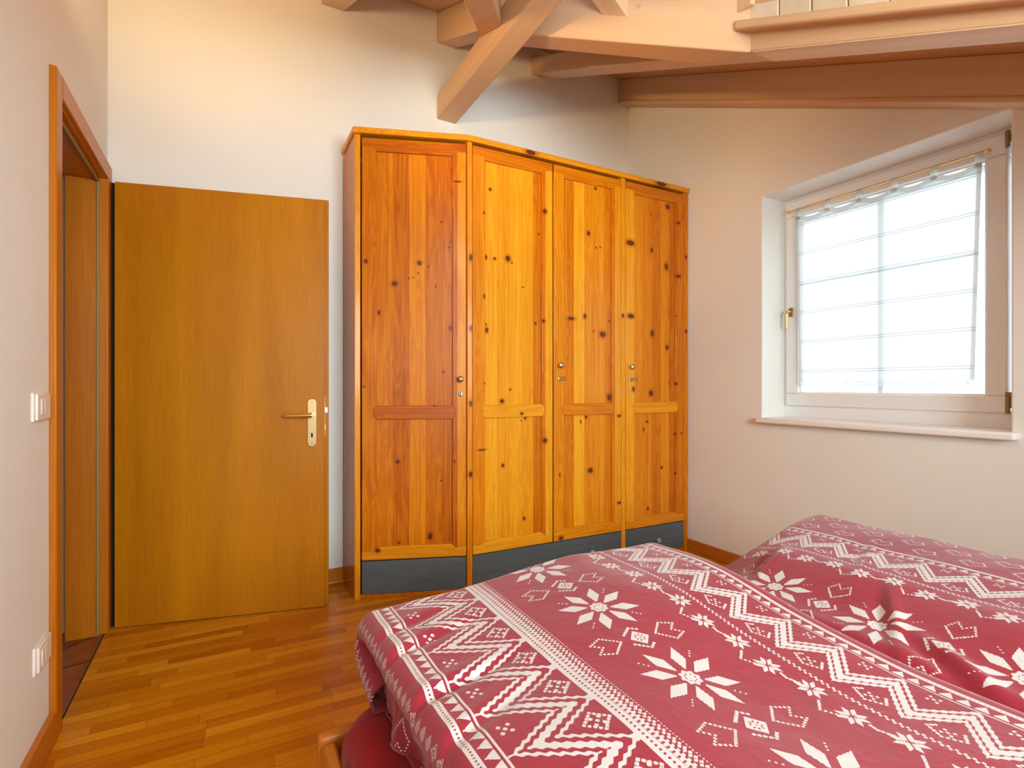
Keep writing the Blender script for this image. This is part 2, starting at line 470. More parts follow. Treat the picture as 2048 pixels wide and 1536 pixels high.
# skirtings
def skirt_x(name, x0, x1, label):
    t = MB()
    a, c = Vector((x0, yb(x0) - .016, 0)), Vector((x1, yb(x1) - .016, 0))
    t.prism([a, c, c + Vector((0, .02, 0)), a + Vector((0, .02, 0))], (0, 0, .082))
    o = t.build(name, M['skirting_oak_x'], bevel=.004)
    struct(o, label, 'baseboard')
    t = MB(); t.tube([a + Vector((0, 0, .010)), c + Vector((0, 0, .010))], .011, 8)
    qd = t.build('quarter_round', M['skirting_oak_x'], o)
skirt_x('baseboard_back', -.44, .57, 'oak baseboard on the back wall between door and wardrobe')
b = MB(); b.box(XC - .016, XC + .003, YF, 2.525, 0, .075)
struct(b.build('baseboard_right', M['skirting_oak_y'], bevel=.004), 'orange wooden baseboard under the window wall', 'baseboard')
b = MB(); b.box(XA - .003, XA + .020, YF, 2.078, 0, .088)
struct(b.build('baseboard_left', M['skirting_oak_y'], bevel=.004), 'orange wooden baseboard on the left wall beside the door frame', 'baseboard')

# ------------------------------------------------------------------ door frame (trim_1) and door leaf (door_1)
XFc = -.457
fr = empty('trim_1', (XA, 2.5, 0)); struct(fr, 'orange oak door frame on the left wall', 'door frame')
def P(o):  # keep world coordinates when parenting to an empty
    o.matrix_parent_inverse = o.parent.matrix_basis.inverted(); return o
def W(x, y, z): return (x, y, z)
b = MB(); b.box(XA - .002, XFc, 2.077, 2.143, 0, 2.057)
P(b.build('casing', M['casing_oak'], fr, bevel=.004))
b = MB(); b.box(XA - .002, XFc, 2.874, 2.938, 0, 2.0)
P(b.build('casing', M['casing_oak'], fr, bevel=.004))
M['casing_h'] = mat_veneer('casing_oak_h', (.37, .092, .002), (.55, .18, .006), axis=1)
b = MB(); b.box(XA - .002, XFc + .001, 2.143, 2.952, 1.985, 2.057)
P(b.build('head_casing', M['casing_h'], fr, bevel=.004))
XJ = -.604
b = MB(); b.box(XJ, XA + .004, 2.120, 2.143, 0, 1.985); P(b.build('jamb', M['casing_oak'], fr, bevel=.002))
b = MB(); b.box(XJ, -.492, 2.860, 2.900, 0, 1.972); P(b.build('jamb', M['casing_oak'], fr, bevel=.002))
b = MB(); b.box(-.492, XA + .004, 2.874, 2.900, 0, 1.985); P(b.build('rebate', M['casing_oak'], fr, bevel=.002))
b = MB(); b.box(-.497, -.487, 2.854, 2.864, 0, 1.970); P(b.build('door_seal', M['seal_rubber'], fr, bevel=.003))
b = MB(); b.box(XJ, -.492, 2.143, 2.860, 1.972, 2.0); P(b.build('head_lining', M['casing_h'], fr, bevel=.002))
b = MB(); b.box(-.492, XA + .004, 2.143, 2.874, 1.983, 2.0); P(b.build('head_rebate', M['casing_h'], fr, bevel=.002))
b = MB(); b.box(-.499, -.487, 2.143, 2.862, 1.961, 1.973); P(b.build('head_seal', M['seal_rubber'], fr, bevel=.003))

hx, hy = -.442, 2.912
ang = math.atan2(2.713 - hy, .425 - hx)
dl = empty('door_1', (hx, hy, 0), ang); struct(dl, 'plain oak veneer door leaf standing open against the back wall', 'door')
LW = .884
b = MB(); b.box(.0, LW, .0, .026, .004, 1.986)
b.build('leaf', M['door_oak'], dl, bevel=.0015)
b = MB(); b.box(-.010, LW + .016, .026, .042, .004, 1.999)
b.build('overlap_lip', M['door_oak'], dl, bevel=.003)
b = MB(); b.box(-.024, -.0105, .020, .060, .004, 1.99); b.build('hinge_gap_shade', M['void'], dl)  # near-black strip put in as the shade of the hinge-side gap
# handle plate (s .828, z .786..1.02)
hs = .826
pl = MB()
def pill(cx, z0, z1, r, n=12):
    pts = [(cx + r * math.cos(PI * k / n), z1 - r + r * math.sin(PI * k / n)) for k in range(n + 1)]
    pts += [(cx - r * math.cos(PI * k / n), z0 + r - r * math.sin(PI * k / n)) for k in range(n + 1)]
    return pts
pl.prism([(x, -.006, z) for x, z in pill(hs, .786, 1.020, .0215)], (0, .007, 0))
plate = pl.build('handle_plate', M['antique_brass'], dl, bevel=.002)
b = MB(); b.lathe([(.010, 0), (.010, .012), (.0085, .030), (.0085, .040)], (hs + .001, -.005, .940), (0, -1, 0), 16)
b.tube([(hs + .004, -.045, .940), (hs - .012, -.046, .940), (hs - .032, -.045, .9395), (hs - .062, -.043, .940), (hs - .10, -.041, .940), (hs - .128, -.039, .938)],
       [(.011, .011), (.012, .012), (.0095, .0095), (.0098, .0078), (.009, .007), (.004, .003)], 12)
b.build('lever', M['brass'], plate)
b = MB(); b.box(hs - .004, hs + .004, -.0066, -.003, .832, .853); b.build('keyhole', M['void'], plate)
for zz in (1.004, .802):
    b = MB(); b.lathe([(.0035, 0), (.0035, .0012), (.001, .0016)], (hs, -.006, zz), (0, -1, 0), 10); b.build('screw', M['dark_brass'], plate)
b = MB(); b.box(LW - .0005, LW + .0015, .003, .023, .83, 1.03); fore = b.build('lock_forend', M['antique_brass'], dl)
b = MB(); b.prism([(LW + .001, .006, .950), (LW + .013, .008, .950), (LW + .001, .020, .950)], (0, 0, .026)); b.build('latch', M['steel'], fore)
b = MB(); b.box(LW + .001, LW + .004, .007, .018, .862, .893); b.build('bolt', M['antique_brass'], fore)
for zz in (1.84, .965, .22):
    b = MB(); b.tube([(-.017, .030, zz - .03), (-.017, .030, zz + .03)], .008, 12); b.box(-.03, .0, .026, .032, zz - .028, zz - .004)
    b.build('hinge', M['black_iron'], dl)

# ------------------------------------------------------------------ switches
def plate503(z0, z1, y0, y1, label, kind):
    e = empty('light_switch' if kind == 's' else 'power_socket', (XA, (y0 + y1) / 2, (z0 + z1) / 2)); tag(e, label, 'switch' if kind == 's' else 'socket')
    hy_, hz = (y1 - y0) / 2, (z1 - z0) / 2
    q = MB(); q.box(-.001, .006, -hy_, hy_, -hz, hz); q.build('mounting_frame', M['plastic_ivory'], e, bevel=.002)
    q = MB(); q.box(.005, .0125, -hy_ + .010, hy_ - .002, -hz + .003, hz - .003); cv = q.build('cover_plate', M['plastic_ivory'], e, bevel=.004, seg=3)
    for k in range(2):
        q = MB(); c = -.017 + k * .030 if kind == 's' else -.022 + k * .030
        q.box(.0120, .0150, c - .014, c + .014, -.023, .023); q.build('rocker' if kind == 's' else 'insert', M['plastic_ivory'], cv, bevel=.002)
    return e
plate503(.980, 1.061, 1.912, 2.045, 'ivory light switch on the left wall beside the door frame', 's')
plate503(.270, .348, 1.925, 2.055, 'ivory socket plate low on the left wall near the floor', 'p')

# ------------------------------------------------------------------ wardrobe
wd = empty('wardrobe', (1.6, 2.80, 0)); tag(wd, 'four-door knotty pine corner wardrobe with grey-blue base drawers', 'wardrobe')
Lp, Mp = Vector((.578, 2.722, 0)), Vector((1.107, 2.531, 0))
YM = 2.531; ZT = 2.352
phi = math.atan2(Mp.y - Lp.y, Mp.x - Lp.x); LWD = (Mp - Lp).length
mat_pine('pine_side', 2, 1, .11, [], 31, -.05)
mat_pine('pine_edge', 2, 0, .5, [(2.131, 1.51, .008, .012), (1.117, 1.75, .008, .016), (1.117, 1.38, .008, .014), (1.117, .62, .01, .014), (2.66, 1.93, .01, .012), (2.66, 1.44, .01, .011), (1.117, .99, .009, .014)], 33, .0)
mat_pine('pine_rail', 0, 2, .5, [(1.47, 2.365, .03, .012), (2.43, 2.365, .04, .012)], 35, .0)
def part(b, name, mat, bevel=.003, parent=None, **k): return P(b.build(name, mat, parent or wd, bevel=bevel, **k))
# side panels and dividers
b = MB(); b.prism([(.564, 2.722, 0), (.564, yb(.564) - .02, 0), (.594, yb(.594) - .02, 0), (.594, 2.722, 0)], (0, 0, ZT)); part(b, 'side_panel', M['pine_side'])
b = MB(); b.box(2.643, 2.678, YM, 3.08, 0, ZT); part(b, 'side_panel', M['pine_edge'])
b = MB(); b.prism([(1.099, 2.535, 0), (1.1265, YM, 0), (1.1265, 2.95, 0), (1.099, 2.95, 0)], (0, 0, ZT)); part(b, 'divider', M['pine_edge'])
b = MB(); b.box(2.119, 2.150, YM, 2.95, 0, ZT); part(b, 'divider', M['pine_edge'])
b = MB(); b.prism([(.562, yb(.562) - .03, .03), (2.678, yb(2.678) - .03, .03), (2.678, yb(2.678) - .02, .03), (.562, yb(.562) - .02, .03)], (0, 0, 2.3)); part(b, 'back_panel', M['pine_side'])
# top board with moulded front edge
b = MB()
fx = .014
nl = Vector((math.sin(phi), -math.cos(phi), 0))
pL, pM = Lp + nl * fx, Mp + nl * fx
top = [(.553, 2.722 - .012, ZT), (pL.x - .012, pL.y - .002, ZT), (1.107 - .003, YM - fx, ZT), (2.684, YM - fx, ZT), (2.684, yb(2.684) - .02, ZT), (.553, yb(.553) - .02, ZT)]
b.prism(top, (0, 0, .030)); part(b, 'top_board', M['pine_rail'], .006)
# plinths
b = MB(); b.prism([(.584, 2.727, 0), (1.102, 2.540, 0), (1.102, 2.556, 0), (.584, 2.743, 0)], (0, 0, .024)); part(b, 'plinth', M['pine_rail'])
b = MB(); b.box(1.1265, 2.119, YM + .008, YM + .03, 0, .026); part(b, 'plinth', M['pine_rail'])
b = MB(); b.box(2.150, 2.643, YM + .008, YM + .03, 0, .026); part(b, 'plinth', M['pine_rail'])

KN = {
1: [(0.041,1.711,.0108,.013),(0.183,1.604,.0171,.015),(0.308,1.713,.0136,.013),(0.354,1.696,.0044,.007),(0.302,1.662,.005,.005),(0.276,1.639,.004,.004),(0.256,1.633,.0041,.004),(0.391,1.595,.0054,.007),(0.421,1.931,.0063,.007),(0.462,1.8,.0063,.007),(0.468,1.83,.0041,.008),(0.105,1.453,.0085,.013),(0.466,1.38,.0095,.015),(0.502,2.14,.0225,.005),(0.431,1.153,.0076,.008),(0.032,1.077,.0054,.006),(0.384,.978,.0076,.005),(0.198,.693,.0126,.012),(0.42,.591,.0073,.005),(0.363,.306,.0139,.021),(0.204,.279,.0076,.007),(0.099,.247,.0136,.012),(0.488,.69,.0054,.009)],
2: [(1.233,2.128,.009,.009),(1.193,1.994,.007,.006),(1.209,1.764,.007,.013),(1.261,1.762,.009,.008),(1.341,1.772,.016,.017),(1.365,1.752,.005,.005),(1.196,1.555,.007,.013),(1.213,1.377,.01,.015),(1.209,1.408,.005,.006),(1.569,2.061,.015,.015),(1.535,1.93,.006,.006),(1.561,1.445,.011,.011),(1.515,1.43,.007,.009),(1.434,1.624,.006,.004),(1.199,1.094,.006,.007),(1.355,1.062,.006,.006),(1.305,.999,.014,.012),(1.419,.93,.011,.008),(1.448,.903,.007,.008),(1.422,.89,.004,.005),(1.57,.774,.016,.015),(1.31,.652,.01,.01),(1.442,.35,.009,.01),(1.18,.744,.026,.005)],
3: [(1.929,2.255,.01,.009),(1.879,1.982,.012,.015),(1.933,1.904,.006,.006),(1.965,1.91,.006,.005),(1.754,1.472,.026,.011),(1.853,1.491,.012,.015),(1.916,1.406,.005,.008),(1.983,1.391,.024,.02),(2.031,1.473,.006,.006),(2.031,1.013,.016,.023),(1.861,.897,.01,.011),(1.822,.872,.005,.01),(1.892,.582,.02,.016),(1.677,.212,.017,.012),(1.67,.575,.005,.013),(2.104,.899,.02,.008),(2.107,.37,.022,.009)],
4: [(2.508,2.24,.019,.019),(2.366,2.169,.006,.005),(2.592,2.144,.02,.01),(2.189,1.963,.035,.018),(2.372,1.943,.011,.016),(2.497,1.851,.017,.026),(2.592,1.797,.026,.012),(2.192,1.512,.029,.016),(2.377,1.415,.016,.025),(2.503,1.33,.014,.017),(2.575,1.536,.008,.006),(2.366,1.034,.02,.021),(2.214,1.061,.013,.016),(2.516,1.106,.006,.005),(2.576,1.095,.011,.012),(2.334,.855,.011,.008),(2.305,.808,.006,.016),(2.567,.769,.008,.007),(2.62,.772,.009,.007),(2.456,.557,.011,.011),(2.571,.512,.007,.006),(2.339,.306,.01,.012)]}
def wardrobe_door(idx, x0, x1, origin, rz, xo, tone, knob_side, key):
    """door mesh = the panel; stiles, rails, lock rail, knob and lock are its children; local x along the width"""
    kn = [(k[0] - xo, k[1], k[2] * .85, k[3] * .85) for k in KN[idx]]
    pv = mat_pine('pine_door_%d' % idx, 2, 0, (x1 - x0 - .15) / 4.6, kn, idx * 3.1, tone, off=-(x0 + .075))
    ph = mat_pine('pine_door_rail_%d' % idx, 0, 2, .6, [k for k in kn if k[1] < .26 or .9 < k[1] < 1.0], idx * 5.3, tone - .04)
    D = empty('door', origin, rz, None)
    D.parent = wd; D.matrix_parent_inverse = wd.matrix_basis.inverted()
    z0, z1 = .198, 2.338
    sw = .072
    b = MB(); b.box(x0 + .02, x1 - .02, .010, .018, z0 + .02, z1 - .02); b.build('panel', pv, D, smooth=False)
    for a, c in ((x0, x0 + sw), (x1 - sw, x1)):
        q = MB(); q.box(a, c, .0, .020, z0, z1); q.build('stile', pv, D, bevel=.004)
    for top_ in (True, False):
        if top_: A, B, C = z1, z1 - .048, z1 - .068
        else: A, B, C = z0, z0 + .046, z0 + .066
        ch = .020
        poly = [(x0, A), (x1, A), (x1, B), (x1 - sw + ch - .004, B), (x1 - sw - .004, C), (x0 + sw + .004, C), (x0 + sw - ch + .004, B), (x0, B)]
        q = MB(); q.prism([(x, -.0015, z) for x, z in poly], (0, .020, 0)); q.build('rail', ph, D, bevel=.0035)
    a, c = x0 + sw - .016, x1 - sw + .016
    ch = .016
    poly = [(a, .911 + ch), (a + ch, .911), (c - ch, .911), (c, .911 + ch), (c, .980 - ch), (c - ch, .980), (a + ch, .980), (a, .980 - ch)]
    q = MB(); q.prism([(x, -.004, z) for x, z in poly], (0, .018, 0)); q.build('lock_rail', ph, D, bevel=.003)
    kx = x1 - .030 if knob_side > 0 else x0 + .037
    if key is not None:
        kz, lz = (1.116, 1.038) if idx == 1 else (1.198, 1.122)
        q = MB(); q.lathe([(.007, 0), (.006, .010), (.012, .016), (.0165, .022), (.0165, .027), (.010, .033), (.001, .0345)], (kx, 0, kz), (0, -1, 0), 18)
        q.build('knob', M['antique_brass'], D)
        q = MB(); q.lathe([(.0125, 0), (.0125, .002), (.009, .004), (.008, .0042), (.0005, .0042)], (kx + .002, 0, lz), (0, -1, 0), 18)
        lk = q.build('lock', M['steel'], D)
        if key == 'none':
            q = MB(); q.box(-.002, .002, -.0055, -.003, -.008, .008)
            for v in q.bm.verts: v.co += Vector((kx + .001, 0, lz))
            q.build('keyhole', M['void'], D)
        else:
            q = MB(); q.tube([(kx + .002, -.003, lz), (kx + .002, -.024, lz)], .0025, 8)
            tw = .35 if key == 'edge' else 1.25
            ring = [(kx + .002 + .004 * math.cos(t) * 1. + (.011 + .011 * math.cos(t)) * math.sin(tw), -.024 - (.011 + .011 * math.cos(t)) * math.cos(tw), lz + .009 * math.sin(t)) for t in np.linspace(0, 2 * PI, 25)]
            q.tube(ring, .002, 6); q.build('key', M['dark_brass'], D)
    return D
wardrobe_door(1, .0205, .5475, (Lp.x, Lp.y, 0), phi, 0, -.10, 1, 'none')
wardrobe_door(2, .0015, .4950, (1.127, YM, 0), 0, 1.127, .05, 1, None)
wardrobe_door(3, 0, .4875, (1.6290, YM, 0), 0, 1.6290, .10, -1, 'edge')
wardrobe_door(4, .001, .4885, (2.152, YM, 0), 0, 2.152, -.02, -1, 'flat')
# blue-grey base
b = MB(); b.box(.0205, .5475, .002, .02, .026, .192)
for v in b.bm.verts:
    p = Lp + Vector((math.cos(phi), math.sin(phi), 0)) * v.co.x + Vector((-math.sin(phi), math.cos(phi), 0)) * v.co.y
    v.co = Vector((p.x, p.y, v.co.z))
part(b, 'base_panel', M['blue'])
def drawer(x0, x1, kxs):
    q = MB(); q.box(x0, x1, YM + .001, YM + .02, .029, .193)
    o = part(q, 'drawer', M['blue'])
    for kx in kxs:
        q = MB(); q.lathe([(.008, 0), (.007, .009), (.013, .014), (.017, .019), (.016, .025), (.009, .029), (.0005, .030)], (kx, YM + .001, .103), (0, -1, 0), 18)
        kb = q.build('knob', M['blue_knob'], o); kb.matrix_parent_inverse = wd.matrix_basis.inverted()
        kb.matrix_parent_inverse = Matrix.Identity(4)
drawer(1.128, 2.117, (1.886,)); drawer(2.152, 2.641, (2.405,))

# ------------------------------------------------------------------ roof timbers
def rafter(x0, x1, y0, y1, label, bot=zraf, topf=None, mat='beam_y', name='rafter', bevel=.006):
    topf = topf or (lambda y: zcei(y))
    q = MB()
    e0, e1 = yb(x0) + .002, yb(x1) + .002          # cut to the slightly skewed back wall
    q.loft([[(x0, y0, bot(y0)), (x0, y0, topf(y0)), (x0, e0, topf(e0)), (x0, e0, bot(e0))],
            [(x1, y0, bot(y0)), (x1, y0, topf(y0)), (x1, e1, topf(e1)), (x1, e1, bot(e1))]])
    o = q.build(name, M[mat], bevel=bevel)
    return tag(o, label, 'beam', 'roof rafters')
rafter(2.581, XC - .0005, YF, 3.16, 'pink-beige rafter lying along the top of the window wall')
r2 = rafter(1.801, 1.934, YF, 3.13, 'pink-beige rafter running under the moulding and cream boards', topf=lambda y: zraf(y) + .115)
mat_beam('bare_spruce', (0, .906, .423), (.70, .52, .33), (.84, .68, .48))
b = MB(); b.prism([(1.803, y_, zraf(y_) - .002) for y_ in (1.375, YF)] + [(1.803, y_, zraf(y_) + .003) for y_ in (YF, 1.375)], (.129, 0, 0))
tag(b.build('soffit_strip', M['bare_spruce'], r2, bevel=.0015), 'paler bare knotty spruce underside')
rafter(1.119, 1.241, 2.28, 3.09, 'short orange-lit rafter end directly above the ridge beam')
rafter(.449, .570, 1.75, 3.06, 'rafter end at the top edge, above the open door')
# window-wall cornice under the first rafter
b = MB(); 
b.prism([(2.572, 3.116, zraf(3.116) - .006), (2.572, YF, zraf(YF) - .006), (2.572, YF, zraf(YF) + .022), (2.572, 3.116, zraf(3.116) + .022)], (.1135, 0, 0))
tag(b.build('cornice_moulding', M['beam_y'], bevel=.009, seg=3), 'narrow pale moulding along the foot of the rafter above the window', 'moulding')
# moulding under the cheek boards
b = MB()
def zm(y): return zraf(y) + .027 + .027 * (y - .576) / .81
ymld = 1.372
b.prism([(1.762, 1.43, zm(1.43) + .020), (1.762, YF, zm(YF) + .020), (1.762, YF, zm(YF) + .062), (1.762, 1.43, zm(1.43) + .062)], (.045, 0, 0))
tag(b.build('cheek_moulding', M['beam_y'], bevel=.009, seg=3), 'pink-beige moulding strip below the upright cream boards', 'moulding')
# ridge beam of the cross gable
b = MB(); b.loft([[(x_, YF, 2.702), (x_, YF, 2.846), (x_, yb(x_) + .002, 2.846), (x_, yb(x_) + .002, 2.702)] for x_ in (1.122, 1.245)])
tag(b.build('ridge_beam', M['beam_level'], bevel=.006), 'heavy level beam running toward the viewer from the wall above the wardrobe', 'beam')
# valley beams : square underside, front edge through the measured points
def valley(side, front, xe0, xe1, w, h, label, mat):
    d = Vector((.529 * side, -.849, -.40)); n = Vector((.849, .529 * side, 0)) if side > 0 else Vector((-.849, .529, 0)) * -1
    # n points horizontally away from the front edge
    f = Vector(front)
    def at(p, x): return p + d * ((x - p.x) / d.x)
    r = f + n * w
    q = MB()
    A = [at(f, xe0), at(f, xe1), at(r, xe1), at(r, xe0)]
    q.prism(A, (0, 0, h))
    o = q.build('valley_beam', M[mat], bevel=.005)
    return tag(o, label, 'beam', 'valley beams')
valley(1, (1.306, 2.177, 2.758), 1.245, 1.803, .122, .42, 'wide pink-beige valley beam from the ridge beam to the moulding', 'beam_valley')
# left valley: left-bottom edge through (1.122,2.422,2.836); the beam lies on the +X/-Y side of it
d = Vector((-.529, -.849, -.40)); n = Vector((.849, -.529, 0))
f = Vector((1.122, 2.422, 2.836)); r = f + n * .120
def at(p, x): return p + d * ((x - p.x) / d.x)
b = MB(); b.prism([at(f, 1.122), at(f, -.46), at(r, -.46), at(r, 1.122)], (0, 0, .22))
tag(b.build('valley_beam', M['beam_y'], bevel=.005), 'valley beam meeting the left side of the ridge beam at the top edge', 'beam', 'valley beams')
# jack rafter landing on the right valley beam
b = MB()
fy = lambda x: 2.177 - (x - 1.306) / .529 * .849
jy = 1.80
b.prism([(1.580, jy, 2.665), (1.245, jy, 2.665 + .335 * .767), (1.245, jy, 2.80 + .335 * .767), (1.62, jy, 2.80)], (0, .10, 0))
tag(b.build('jack_rafter', M['beam_x'], bevel=.004), 'short jack rafter landing on the wide valley beam at the top edge', 'beam')
b = MB(); b.box(1.775, 1.80, 1.36, 1.43, 2.555, 2.95)
tag(b.build('corner_batten', M['beam_x'], bevel=.004), 'small batten end above the corner of the cream boards', 'batten')

# ------------------------------------------------------------------ window_1
wn = empty('window_1', (2.9, 1.47, .9)); struct(wn, 'white casement window in the right wall behind the cafe curtain', 'window')
XW = 2.880
def wp(b, name, mat, bevel=.003, parent=None, **k):
    o = b.build(name, mat, parent or wn, bevel=bevel, **k)
    if parent is None: P(o)
    return o
def frame(b, x0, x1, ya, yb_, za, zb, w):
    wl, wr, wb, wt = w
    b.box(x0, x1, ya, yb_, za, za + wb); b.box(x0, x1, ya, yb_, zb - wt, zb)
    b.box(x0, x1, ya, ya + wr, za + wb, zb - wt); b.box(x0, x1, yb_ - wl, yb_, za + wb, zb - wt)
b = MB(); frame(b, XW + .004, XW + .07, .86, 2.02, .885, 2.195, (.08, .10, .09, .09)); wp(b, 'window_frame', M['white_lacquer'])
b = MB(); frame(b, XW - .012, XW + .05, .970, 1.966, .967, 2.142, (.075, .072, .072, .088)); sash = wp(b, 'sash', M['white_lacquer'], .006)
b = MB(); frame(b, XW + .004, XW + .03, 1.040, 1.893, 1.037, 2.056, (.010, .010, .010, .010)); wp(b, 'glazing_bead', M['white_lacquer'], .002)
b = MB(); b.box(XW + .030, XW + .036, 1.03, 1.90, 1.03, 2.06); wp(b, 'glass_pane', M['glass'], 0, smooth=False)
b = MB(); b.box(XW + .045, XW + .068, 1.474, 1.500, 1.03, 2.06); wp(b, 'glazing_bar', M['white_lacquer'], .003)
# espagnolette handle
b = MB(); b.prism([(XW - .012, y + 1.930, z + 1.505) for y, z in ((-.013, -.026), (.013, -.026), (.013, .026), (-.013, .026))], (-.007, 0, 0))
hb = wp(b, 'handle_base', M['dark_brass'], .004)
b = MB(); b.tube([(XW - .018, 1.930, 1.507), (XW - .045, 1.932, 1.508), (XW - .052, 1.934, 1.500), (XW - .053, 1.936, 1.470), (XW - .052, 1.937, 1.412)],
                 [(.008, .008), (.008, .008), (.009, .008), (.009, .006), (.008, .005)], 12)
o = b.build('handle_lever', M['brass'], hb); 
for zc, nm in ((2.110, 't'), (1.000, 'b')):
    b = MB(); b.tube([(XW - .018, .966, zc - .035), (XW - .018, .966, zc + .035)], .008, 12); b.box(XW - .018, XW - .008, .955, .975, zc - .012, zc + .055 if nm == 'b' else zc + .02)
    wp(b, 'hinge', M['dark_brass'], .002)
# roller shutter behind the glass, partly lowered
rs = empty('roller_shutter', (2.98, 1.47, 2.2)); tag(rs, 'grey-white roller shutter slats just below the window head', 'shutter')
for k in range(6):
    z0 = 2.040 + k * .042
    b = MB(); b.loft([[(2.985 - .007 * math.sin(PI * j / 6), yy, z0 + .038 * j / 6) for j in range(7)] + [(2.993, yy, z0 + .038), (2.993, yy, z0)] for yy in (.93, 2.0)])
    P(b.build('slat', M['grey_plastic'], rs))
# sill
b = MB(); b.box(XC - .052, XW + .01, .868, 1.996, .871, .902)
for v in b.bm.verts:
    if v.co.x > XC and False: pass
struct(b.build('trim_3', M['sill_white'], bevel=.010, seg=3), 'white window sill board with rounded front edge', 'window sill')

# ------------------------------------------------------------------ curtain and rod
RODX, RODZ = XW - .030, 2.083
rod = empty('curtain_rod', (RODX, 1.48, RODZ)); tag(rod, 'thin brass cafe rod across the top of the window sash', 'curtain rod')
b = MB(); b.tube([(RODX, 1.030, RODZ), (RODX, 1.940, RODZ)], .004, 10); P(b.build('rod', M['brass'], rod))
for yy in (1.024, 1.945):
    b = MB(); b.tube([(XW - .012, yy, RODZ), (RODX - .004, yy, RODZ)], .006, 10); b.lathe([(.004, -.006), (.008, 0), (.004, .006)], (RODX, yy, RODZ), (0, 1, 0), 12)
    P(b.build('bracket', M['brass'], rod))
ct = None
YL, YR = 1.888, 1.046
tabs = [1.875, 1.712, 1.548, 1.385, 1.222, 1.058]
def cur_x(y, z):
    k = max(0., min(1., (2.03 - z) / .9))
    return RODX - .003 + .006 * math.sin(y * 17 + 1.) * k + .004 * math.sin(y * 41 + z * 3) * k
def cur_y(s, z):
    k = max(0., (2.03 - z) / .94)
    return YL - .020 * k - s * ((YL - YR) - .046 * k)
def ztop(y):
    d = min(abs(y - t) for t in tabs)
    return 2.040 - .020 * (1 - math.cos(min(d / .082, 1.) * PI)) / 2.
ny, nz = 120, 70
bm = bmesh.new(); g = []
for i in range(ny + 1):
    s = i / ny; row = []
    yt = cur_y(s, 2.03); zt_ = ztop(yt)
    for j in range(nz + 1):
        z = 1.108 + (zt_ - 1.108) * j / nz
        # the third pair of woven lines is gathered and sags
        y = cur_y(s, z)
        row.append(bm.verts.new((cur_x(y, z), y, z - .006 * math.sin(s * PI) * (1 - j / nz))))
    g.append(row)
for i in range(ny):
    for j in range(nz):
        bm.faces.new([g[i][j], g[i + 1][j], g[i + 1][j + 1], g[i][j + 1]])
q = MB(); q.bm.free(); q.bm = bm
ct = q.build('curtain', M['curtain']); tag(ct, 'sheer white cafe curtain with tab loops and lace hem over the window', 'curtain')
# header band, tabs, lace edging
bm = bmesh.new(); g = []
for i in range(ny + 1):
    yt = cur_y(i / ny, 2.03); zt_ = ztop(yt)
    g.append([bm.verts.new((cur_x(yt, 2.03) - .0015, yt, zt_ + dz)) for dz in (.001, -.012, -.024)])
for i in range(ny):
    for j in range(2): bm.faces.new([g[i][j], g[i + 1][j], g[i + 1][j + 1], g[i][j + 1]])
q = MB(); q.bm.free(); q.bm = bm
t = NT('voile_hem'); tl = t.n('ShaderNodeBsdfTranslucent'); tl.inputs[0].default_value = (.74, .74, .70, 1); df = t.n('ShaderNodeBsdfDiffuse'); df.inputs[0].default_value = (.6, .59, .55, 1)
mx = t.n('ShaderNodeMixShader'); mx.inputs[0].default_value = .35; t.l(tl.outputs[0], mx.inputs[1]); t.l(df.outputs[0], mx.inputs[2])
th = t.n('ShaderNodeBsdfTransparent'); m3 = t.n('ShaderNodeMixShader'); m3.inputs[0].default_value = .30; t.l(mx.outputs[0], m3.inputs[1]); t.l(th.outputs[0], m3.inputs[2]); t.l(m3.outputs[0], t.out.inputs[0]); M['hem'] = t.m
q.build('header_band', M['hem'], ct)
for side in (0, 1):
    bm = bmesh.new(); g = []
    for j in range(nz + 1):
        ss = .0 if side == 0 else 1.
        z = 1.108 + (ztop(cur_y(ss, 2.03)) - 1.108) * j / nz
        g.append([bm.verts.new((cur_x(cur_y(s_, z), z) - .0012, cur_y(s_, z), z)) for s_ in ((0, .008, .016) if side == 0 else (.980, .990, 1.))])
    for j in range(nz):
        for k in range(2): bm.faces.new([g[j][k], g[j][k + 1], g[j + 1][k + 1], g[j + 1][k]])
    q = MB(); q.bm.free(); q.bm = bm; q.build('side_hem', M['hem'], ct)
for t_ in tabs:
    bm = bmesh.new(); w = .013
    prof = [(-.0035, 2.022), (-.0055, 2.05), (-.0055, 2.078), (-.003, 2.0885), (.001, 2.0895), (.0055, 2.083), (.005, 2.05), (.0015, 2.022)]
    rr = [[bm.verts.new((RODX + dx, t_ + yy, z)) for dx, z in prof] for yy in (-w, -.3 * w, .3 * w, w)]
    for i in range(3):
        for j in range(len(prof) - 1): bm.faces.new([rr[i][j], rr[i + 1][j], rr[i + 1][j + 1], rr[i][j + 1]])
    q = MB(); q.bm.free(); q.bm = bm; q.build('tab_loop', M['hem'], ct)
bm = bmesh.new(); g = []
n2 = 240
for i in range(n2 + 1):
    s = i / n2; y = cur_y(s, 1.108); z = 1.108 - .006 * math.sin(s * PI)
    g.append([bm.verts.new((cur_x(y, 1.108) - .0006, y, zz)) for zz in (z + .001, z - .012, z - .020 - .006 * abs(math.sin(s * PI * 26)))])
for i in range(n2):
    for j in range(2): bm.faces.new([g[i][j], g[i + 1][j], g[i + 1][j + 1], g[i][j + 1]])
q = MB(); q.bm.free(); q.bm = bm; q.build('lace_edging', M['lace'], ct)

